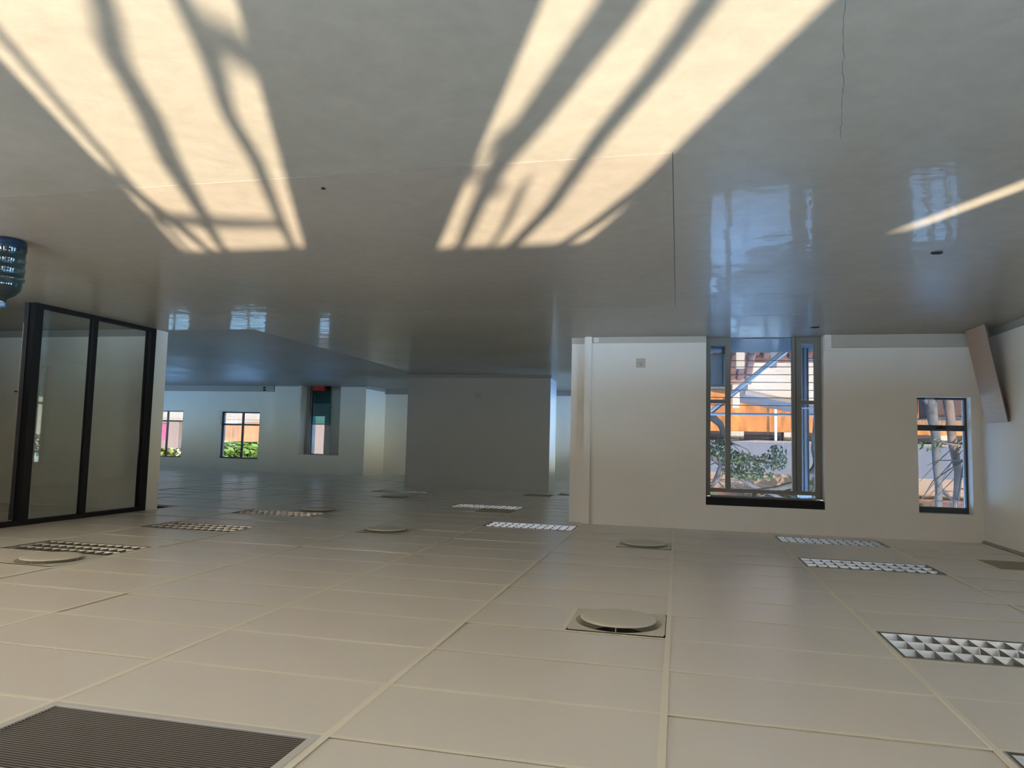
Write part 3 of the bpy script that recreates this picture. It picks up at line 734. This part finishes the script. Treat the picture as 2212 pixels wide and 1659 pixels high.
MB().box(-0.25, 0.25, -0.15, 0.15, 0.58, 0.60).obj('lid', MT['render'], ac)
m = MB(); m.box(-0.22, -0.16, -0.12, 0.12, 0, 0.10); m.box(0.16, 0.22, -0.12, 0.12, 0, 0.10); m.obj('foot', MT['dark_steel'], ac)
m = MB(); m.box(-0.17, -0.155, -0.145, -0.14, 0.12, 0.56); m.obj('seam', MT['dark_steel'], ac)

# ------------------------------------------------------------------ neighbourhood
struct('ground', MB().box(-90, 120, 10.5, 140, -4.3, -4.0), MT['grass'], label='ground far below the terrace')
struct('ground_south', MB().box(-90, 120, -80, -2.8, -4.3, -4.0), MT['grass'])
struct('wall_outer', MB().box(-3.85, 1.25, 9.83, 10.1, -4.0, -0.3), MT['render'])
struct('added_sun_fin', MB().box(0.25, 1.25, 17.4, 17.6, -4.0, ZT+0.15).box(0.25, 1.25, 14.95, 15.15, -4.0, ZT+0.15), MT['render'])  # unseen fins added to keep low sun off the wing windows
struct('roof_1', MB().box(-6.6, 19.6, -3.0, 10.25, ZT+0.15, ZT+0.28).box(1.1, 19.6, 10.25, 20.8, ZT+0.15, ZT+0.28), MT['slab'])

def tiled(root, x0, x1, ya, za, yb, zb, m, pitch_=0.24):
    """one slope of barrel tiles from eave (ya,za) to ridge (yb,zb): every rib is a course, joined"""
    L = math.hypot(yb-ya, zb-za); mb = MB(); nx = int((x1-x0)/pitch_); nr = int(L/0.38)
    mb.quad((x0, ya, za-0.05), (x1, ya, za-0.05), (x1, yb, zb-0.05), (x0, yb, zb-0.05))
    n = Vector((0, -(zb-za), (yb-ya))).normalized()
    for k in range(nx):
        x = x0 + (k+0.5)*pitch_
        for r in range(nr):
            s0, s1 = r/nr, min(1, (r+1.12)/nr)
            p0 = Vector((x, ya+(yb-ya)*s0, za+(zb-za)*s0)) + n*0.045; p1 = Vector((x, ya+(yb-ya)*s1, za+(zb-za)*s1)) + n*0.005
            q = len(mb.v)
            for p in (p0, p1):
                for an in (0, 0.33, 0.67, 1.0):
                    th = PI*an; mb.v.append(tuple(p + Vector((math.cos(th)*pitch_*0.5, 0, 0)) + n*math.sin(th)*pitch_*0.36))
            for e in range(3): mb.f.append((q+e, q+e+1, q+5+e, q+4+e))
            mb.f.append((q, q+1, q+2, q+3))
    return mb.obj('roof_tiles', MT[m], root, kind='stuff')

hz = thing('tiled_outbuilding', 'weathered tiled roofs just below the terrace edge', 'building', (0, 22, -4))
def rel(o):
    o.location = (-o.parent.location.x, -o.parent.location.y, -o.parent.location.z); return o
rel(MB().box(-6.5, 2.5, 19.9, 23.0, -4, -2.6).obj('wall', MT['umber'], hz))
rel(tiled(hz, -2.2, 2.5, 19.6, -2.35, 23.2, -0.62, 'tc_dark'))
rel(tiled(hz, -6.5, -2.2, 19.8, -2.6, 22.6, -1.22, 'tc_dark'))
rel(MB().tube([(-2.2, 23.2, -0.58), (2.5, 23.2, -0.58)], 0.12, 10).obj('ridge_cap', MT['tc'], hz, smooth=True))
rel(MB().tube([(-6.5, 22.6, -1.18), (-2.2, 22.6, -1.18)], 0.11, 10).obj('ridge_cap', MT['tc'], hz, smooth=True))
rel(MB().box(-1.78, -1.56, 20.6, 20.8, -2.2, -0.7).obj('vent_pipe', MT['render'], hz))
rel(MB().box(-2.62, -2.46, 20.6, 20.76, -2.2, -0.72).obj('flue', MT['dark_steel'], hz))

hw = thing('white_house', 'white gabled house wall catching sun beyond the stair handrail', 'building', (-5, 26, -4))
rel(MB().prism([(-2.35, -4), (-2.35, -0.42), (-3.2, -0.20), (-5.2, 0.10), (-7.4, -0.35), (-7.4, -4)], 'y', 26, 30).obj('wall', MT['render'], hw))
rel(MB().prism([(-2.25, -0.5), (-2.25, -0.33), (-5.2, 0.22), (-7.6, -0.3), (-7.6, -0.42), (-5.2, 0.07), (-3.2, -0.26)], 'y', 25.8, 30.1).obj('roof', MT['lav'], hw))
rel(MB().box(-2.10, -1.86, 26.2, 26.5, -4, 0.12).obj('chimney', MT['render'], hw))

hb = thing('brick_house', 'long sunlit orange brick house with a grey sheet roof', 'building', (-6, 32, -4))
rel(MB().box(-17, 2.5, 32, 40, -4, 0.82).obj('wall', MT['brick'], hb))
m = MB()
for x in (-16, -13.2, -10.4, -7.4, -4.62, -2.45, -0.2, 2.0): m.box(x-0.28, x+0.28, 31.97, 32.3, 0.82, 1.2)
rel(m.obj('pier', MT['render'], hb))
rel(MB().box(-17, 2.5, 32.2, 32.35, 0.82, 1.2).obj('window_strip', MT['pane_dark'], hb))
m = MB(); m.box(-17, 2.5, 32.35, 40, 0.82, 1.2); rel(m.obj('upper_wall', MT['umber'], hb))
rel(MB().prism([(31.4, 1.19), (31.4, 1.27), (37, 2.75), (41, 1.27), (41, 1.19)], 'x', -17.4, 2.9).obj('roof', MT['lav'], hb))
rel(MB().tube([(-3.95, 31.5, -0.2), (-3.95, 31.5, 1.22)], 0.05, 8).obj('downpipe', MT['steel'], hb))

fn = thing('paling_fence', 'sunlit timber paling fence behind the narrow window', 'fence', (-9, 28, -4))
m = MB(); rr = random.Random(3)
for k in range(44):
    x = -12.2 + k*0.1; m.box(x, x+0.075, 28, 28.025, -4, 0.66 + rr.uniform(-0.03, 0.04))
o = rel(m.obj('palings', MT['paling'], fn)); o['kind'] = 'stuff'
rel(MB().box(-12.2, -7.8, 28.03, 28.08, 0.30, 0.38).obj('fence_rail', MT['paling'], fn))
sd = thing('umber_shed', 'dark umber shed wall behind the narrow window', 'building', (-8.7, 25.2, -4))
rel(MB().box(-9.6, -8.02, 25.2, 27, -4, 0.36).obj('wall', MT['umber'], sd)); rel(MB().box(-9.7, -7.95, 25.1, 27.1, 0.36, 0.40).obj('roof', MT['umber'], sd))

hp = thing('peach_house', 'tall peach house glowing through the tree branches', 'building', (-8, 46, -4))
rel(MB().box(-26, 3, 46, 54, -4, 4.3).obj('wall', MT['peach'], hp))
rel(MB().prism([(45.4, 4.2), (45.4, 4.35), (50, 6.4), (54.6, 4.35), (54.6, 4.2)], 'x', -26.5, 3.5).obj('roof', MT['tc_dark'], hp))
for k in range(9):
    x = -25 + k*3.1
    w = rel(MB().box(x, x+1.1, 45.93, 46.02, 1.2, 2.8).obj('window', MT['frame'], hp)); MB().box(x+0.08, x+1.02, 45.90, 45.94, 1.28, 2.72).obj('pane', MT['pane_dark'], w)

# seen through the far windows
ww = thing('garden_wall', 'white garden wall below the far orange house', 'wall', (24, 30, -4))
rel(MB().box(13, 34, 30, 30.25, -4, 0.80).obj('wall', MT['render'], ww)); rel(MB().box(13, 34, 29.95, 30.3, 0.80, 0.87).obj('coping', MT['render'], ww))
ho = thing('orange_house', 'orange house with white verge seen through the far windows', 'building', (24, 34, -4))
rel(MB().prism([(21.0, -4), (21.0, 0.75), (23.1, 1.0), (25.0, 0.75), (25.0, -4)], 'y', 33, 33.4).obj('verge', MT['render'], ho))
rel(MB().box(20.2, 34, 34, 39, -4, 1.85).obj('wall', MT['orange_render'], ho))
rel(MB().box(26.2, 31, 33.6, 34, -4, 2.3).obj('bay', MT['peach'], ho))
rel(MB().box(28.3, 28.6, 33.0, 33.3, -4, 2.5).obj('post', MT['render'], ho)); rel(MB().box(26.9, 27.25, 33.5, 33.6, 1.0, 1.9).obj('banner', MT['pink'], ho))
pw = thing('peach_wall', 'plain peach wall seen through the far doorway slit', 'wall', (15.8, 30.5, -4))
rel(MB().box(14.0, 18.2, 30.5, 30.8, -4, 3.4).obj('wall', MT['peach'], pw)); rel(MB().box(13.95, 18.25, 30.45, 30.85, 3.4, 3.5).obj('coping', MT['render'], pw))

# ------------------------------------------------------------------ trees
def leaves(mb, c, rad, n, size, rnd):
    for _ in range(n):
        while True:
            p = Vector((rnd.uniform(-1, 1), rnd.uniform(-1, 1), rnd.uniform(-1, 1)))
            if p.length < 1: break
        p = Vector(c) + Vector((p.x*rad[0], p.y*rad[1], p.z*rad[2]))
        a = Vector((rnd.gauss(0, 1), rnd.gauss(0, 1), rnd.gauss(0, 1))).normalized(); b = a.orthogonal().normalized(); s = size*rnd.uniform(0.6, 1.3)
        mb.quad(p - a*s, p + b*s*0.45, p + a*s, p - b*s*0.45)
def tree(name, label, base, stems, m_bark, clumps=(), m_leaf='leaf', group=None, leaf=0.06, seed=1, twigs=0, cat='tree'):
    rnd = random.Random(seed)
    t = thing(name, label, cat, base, group); bx, by, bz = base
    mb = MB()
    for pts, rad in stems: mb.tube([(x-bx, y-by, z-bz) for x, y, z in pts], rad, 8)
    tips = [s[0] for s in stems]
    for _ in range(twigs):
        st_ = rnd.choice(tips); k = rnd.randrange(len(st_)//2, len(st_)); p = Vector(st_[k])
        d = Vector((rnd.uniform(-1, 1), rnd.uniform(-0.4, 0.4), rnd.uniform(-0.2, 1))).normalized(); L = rnd.uniform(0.5, 1.3)
        q1 = p + d*L*0.5 + Vector((0, 0, rnd.uniform(-0.1, 0.15))); q2 = p + d*L + Vector((rnd.uniform(-0.25, 0.25), 0, rnd.uniform(-0.1, 0.25)))
        mb.tube([tuple(v - Vector(base)) for v in (p, q1, q2)], [0.012, 0.008, 0.003], 5)
    mb.obj('trunk', MT[m_bark], t, smooth=True)
    if clumps:
        lb = MB()
        for c, r_, n in clumps: leaves(lb, (c[0]-bx, c[1]-by, c[2]-bz), r_, n, leaf, rnd)
        lb.obj('foliage', MT[m_leaf], t, kind='stuff')
    return t
# in front of the narrow window
tree('bare_tree', 'grey forked tree trunk outside the narrow window', (-4.72, 15, -4),
     [([(-4.72, 15, -4), (-4.70, 15, -1), (-4.66, 15, 0.2), (-4.69, 15, 0.85), (-4.74, 15, 1.15), (-4.75, 15, 1.7), (-4.77, 15, 2.2), (-4.74, 15, 3.0), (-4.6, 15, 5)], [0.16, 0.13, 0.10, 0.095, 0.085, 0.08, 0.065, 0.055, 0.02]),
      ([(-4.68, 15, 0.62), (-4.56, 15, 0.45), (-4.50, 15, 0.2), (-4.48, 15.1, -1.5), (-4.6, 15, -4)], [0.06, 0.055, 0.05, 0.05, 0.05]),
      ([(-4.76, 15, 2.1), (-4.95, 15, 2.3), (-5.1, 15, 2.8), (-5.3, 15, 3.6)], [0.03, 0.025, 0.02, 0.01])],
     'bark', seed=4, twigs=14)
tree('bare_tree', 'pale pinkish tree trunk outside the narrow window', (-4.255, 12.90, -4),
     [([(-4.210, 12.90, -4), (-4.228, 12.90, 0.331), (-4.291, 12.90, 0.868), (-4.318, 12.90, 1.316), (-4.390, 12.90, 1.764), (-4.372, 12.90, 2.033), (-4.327, 12.90, 2.391), (-4.300, 12.90, 3.735)], [0.12, 0.085, 0.075, 0.07, 0.062, 0.055, 0.045, 0.02]),
      ([(-4.533, 12.72, -4), (-4.551, 12.72, 0.420), (-4.533, 12.72, 1.137), (-4.587, 12.72, 1.495), (-4.658, 12.72, 2.301)], [0.05, 0.03, 0.025, 0.02, 0.008]),
      ([(-4.542, 12.72, 1.092), (-4.461, 12.72, 1.361), (-4.416, 12.72, 1.585)], [0.02, 0.014, 0.005]),
      ([(-4.390, 12.90, 1.809), (-4.569, 12.90, 1.719), (-4.793, 12.90, 1.692)], [0.04, 0.035, 0.02])],
     'bark_pale', clumps=[((-4.569, 12.99, 1.361), (0.25, 0.3, 0.15), 90), ((-4.076, 13.08, 1.361), (0.2, 0.3, 0.12), 50)], m_leaf='leaf_y', leaf=0.035, seed=5, twigs=18)
# in front of the tall window
tree('leafy_tree', 'leafy tree with forking grey limbs at the left side of the tall window', (-0.3, 15.5, -4),
     [([(-0.2, 15.5, -4), (-0.35, 15.5, 0), (-0.55, 15.5, 0.75), (-0.85, 15.5, 1.0), (-1.0, 15.5, 1.35)], [0.2, 0.13, 0.10, 0.07, 0.04]),
      ([(-0.45, 15.5, 0.4), (-0.6, 15.5, 1.6), (-1.0, 15.5, 1.95), (-1.5, 15.5, 2.25), (-2.1, 15.5, 2.5)], [0.09, 0.07, 0.06, 0.05, 0.03]),
      ([(-0.5, 15.5, 2.6), (-0.78, 15.5, 2.15), (-0.9, 15.5, 1.75)], [0.05, 0.06, 0.03])],
     'bark', clumps=[((-0.85, 15.4, 1.5), (0.25, 0.4, 0.22), 260), ((-1.2, 15.4, 1.72), (0.42, 0.5, 0.16), 320), ((-1.75, 15.4, 1.78), (0.4, 0.5, 0.2), 260), ((-1.4, 15.4, 2.0), (0.5, 0.5, 0.14), 300), ((-1.95, 15.2, 1.6), (0.2, 0.4, 0.2), 90)],
     leaf=0.045, seed=6, twigs=24)
tree('leafy_tree', 'thick mottled trunk at the right side of the tall window', (-2.52, 14, -4),
     [([(-2.62, 14, -4), (-2.60, 14, 0), (-2.56, 14, 0.9), (-2.47, 14, 1.5), (-2.40, 14, 1.9), (-2.15, 14, 2.1), (-1.75, 14, 2.22), (-1.2, 14, 2.3)], [0.2, 0.17, 0.15, 0.11, 0.085, 0.065, 0.05, 0.03]),
      ([(-2.55, 14, 0.9), (-2.66, 14, 1.6), (-2.7, 14, 2.6)], [0.09, 0.06, 0.04])],
     'bark', clumps=[((-2.65, 13.9, 1.75), (0.16, 0.3, 0.3), 160)], m_leaf='leaf', leaf=0.04, seed=8, twigs=12)
# background greenery
def bush(label, base, clumps, m_leaf, leaf, seed, name='garden_tree'):
    bx, by, bz = base
    tree(name, label, base, [([(bx, by, -4), (bx+0.1, by, 0), (bx, by, 2.5)], [0.3, 0.2, 0.08]), ([(bx, by, 0.5), (bx+1.2, by, 2.6)], [0.1, 0.05]), ([(bx, by, 0.8), (bx-1.1, by, 2.8)], [0.1, 0.05])],
         'bark', clumps, m_leaf, leaf=leaf, seed=seed, twigs=10)
def crown(x, y, z, rx, ry, rz, n, rnd=random.Random(9)):
    return [((x+rnd.uniform(-0.5, 0.5)*rx, y+rnd.uniform(-0.4, 0.4)*ry, z+rnd.uniform(-0.6, 0.6)*rz), (rx*0.62, ry*0.7, rz*0.5), n//7) for _ in range(7)]
bush('bright green tree behind the far orange house', (29.2, 45, -4), crown(29.2, 45, 3.8, 3.4, 1.8, 3.2, 6000), 'leaf_lime', 0.30, 11)
bush('yellow-green tree behind the peach bay, seen by the glass partition', (37, 45, -4), crown(37, 45, 4.0, 3.4, 1.8, 3.2, 6000), 'leaf_y', 0.30, 12)
for x, sd_, lab in ((-20.5, 13, 'dark tree at the left end of the row behind the brick house'), (-13.5, 14, 'dark tree second in the row, above the paling fence'),
                (-6.5, 15, 'dark tree in the middle of the row behind the brick house'), (0.5, 16, 'dark tree third in the row, above the roof ridge'), (7.5, 17, 'dark tree at the right end of the row behind the brick house')):
    bush(lab, (x, 43.4, -4), crown(x, 43.4, 7.0, 3.1, 1.6, 3.6, 3200, random.Random(sd_)), 'leaf', 0.28, sd_)  # row added so its tall crowns cut sky from the floor reflection
# unseen houses added behind the camera to block low sky, below the sun's path
MT['brick_dull'] = mat('brown_brick', (0.25, 0.12, 0.06), 0.85, var=0.4)
so = thing('sky_block_houses', 'unseen row of houses added behind the camera to block low sky', 'building', (0, -24, -4))
rel(MB().box(-60, 70, -30, -20, -4, 3.0).obj('wall', MT['brick_dull'], so))
rel(MB().prism([(-19.6, 2.9), (-25, 4.7), (-30.4, 2.9)], 'x', -60.5, 70.5).obj('roof', MT['tc_dark'], so))
for k in range(20):
    rel(MB().box(-58+k*6.4, -56.4+k*6.4, -20.05, -19.95, 0.5, 2.2).obj('window', MT['pane_dark'], so))

# trees behind the camera whose stems stripe the sunlight on the floor
def stem(pts, rads, Y=-4.3, low=None):
    P = [(x, Y, z) for x, z in pts]
    if low is not None: P = [(low, Y-0.2, -4)] + P; rads = [rads[0]*1.6] + list(rads)
    return (P, rads)
tree('shade_tree', 'bare multi-stemmed tree outside the back windows', (-1.1, -4.5, -4),
     [stem([(-1.06, 1.3), (-1.03, 1.8), (-0.94, 1.89), (-0.93, 2.02), (-0.87, 2.18), (-0.85, 2.39), (-0.81, 2.61), (-0.8, 3.2)], [0.043, 0.041, 0.048, 0.055, 0.061, 0.048, 0.034, 0.023], low=-1.1),
      stem([(-1.25, 1.2), (-1.32, 1.82), (-1.35, 1.91), (-1.32, 2.04), (-1.38, 2.2), (-1.39, 2.41), (-1.41, 2.61), (-1.45, 3.3)], [0.039, 0.037, 0.051, 0.037, 0.042, 0.039, 0.034, 0.023], low=-1.2),
      stem([(-0.56, 1.4), (-0.53, 1.83), (-0.52, 2.02), (-0.51, 2.35), (-0.46, 2.9)], [0.023, 0.023, 0.023, 0.025, 0.016], low=-0.9),
      stem([(-0.46, 2.44), (-0.55, 2.43), (-0.78, 2.46), (-1.1, 2.485), (-1.38, 2.50)], [0.047, 0.039, 0.039, 0.035, 0.031]),
      stem([(-1.33, 1.86), (-1.46, 1.90), (-1.62, 1.97)], [0.035, 0.043, 0.031]),
      stem([(-0.44, 2.2), (-0.62, 2.52), (-0.70, 2.72)], [0.039, 0.039, 0.023])],
     'bark', seed=21)
tree('shade_tree', 'bare forked tree outside the next back window', (-3.1, -4.5, -4),
     [stem([(-2.93, 1.3), (-2.90, 1.9), (-2.86, 2.01), (-2.82, 2.13), (-2.77, 2.26), (-2.77, 2.44), (-2.80, 2.7), (-2.8, 3.2)], [0.077, 0.081, 0.079, 0.077, 0.064, 0.052, 0.043, 0.026], low=-2.95),
      stem([(-3.15, 1.3), (-3.20, 1.91), (-3.22, 2.03), (-3.21, 2.2), (-3.26, 2.49), (-3.22, 2.72), (-3.2, 3.3)], [0.052, 0.052, 0.052, 0.053, 0.052, 0.047, 0.026], low=-3.05),
      stem([(-2.84, 2.14), (-2.70, 2.18), (-2.62, 2.30), (-2.74, 2.33), (-2.9, 2.4)], [0.034, 0.030, 0.034, 0.030, 0.017]),
      stem([(-3.72, 1.2), (-3.72, 1.94), (-3.725, 2.2), (-3.725, 2.4), (-3.66, 2.61), (-3.59, 2.73), (-3.5, 3.1)], [0.10, 0.10, 0.085, 0.055, 0.042, 0.035, 0.03], low=-3.7),
      stem([(-2.98, 2.35), (-3.04, 2.55), (-3.06, 2.75)], [0.026, 0.030, 0.017])],
     'bark', seed=22)
tree('shade_tree', 'unseen thick trunk added outside the slot window to narrow its sun streak', (-5.56, -4.3, -4), [([(-5.56, -4.3, -4), (-5.56, -4.3, 1.5), (-5.56, -4.3, 3.5)], [0.28, 0.25, 0.24])], 'bark', seed=23)  # added trunk blocks part of the sun through the slot
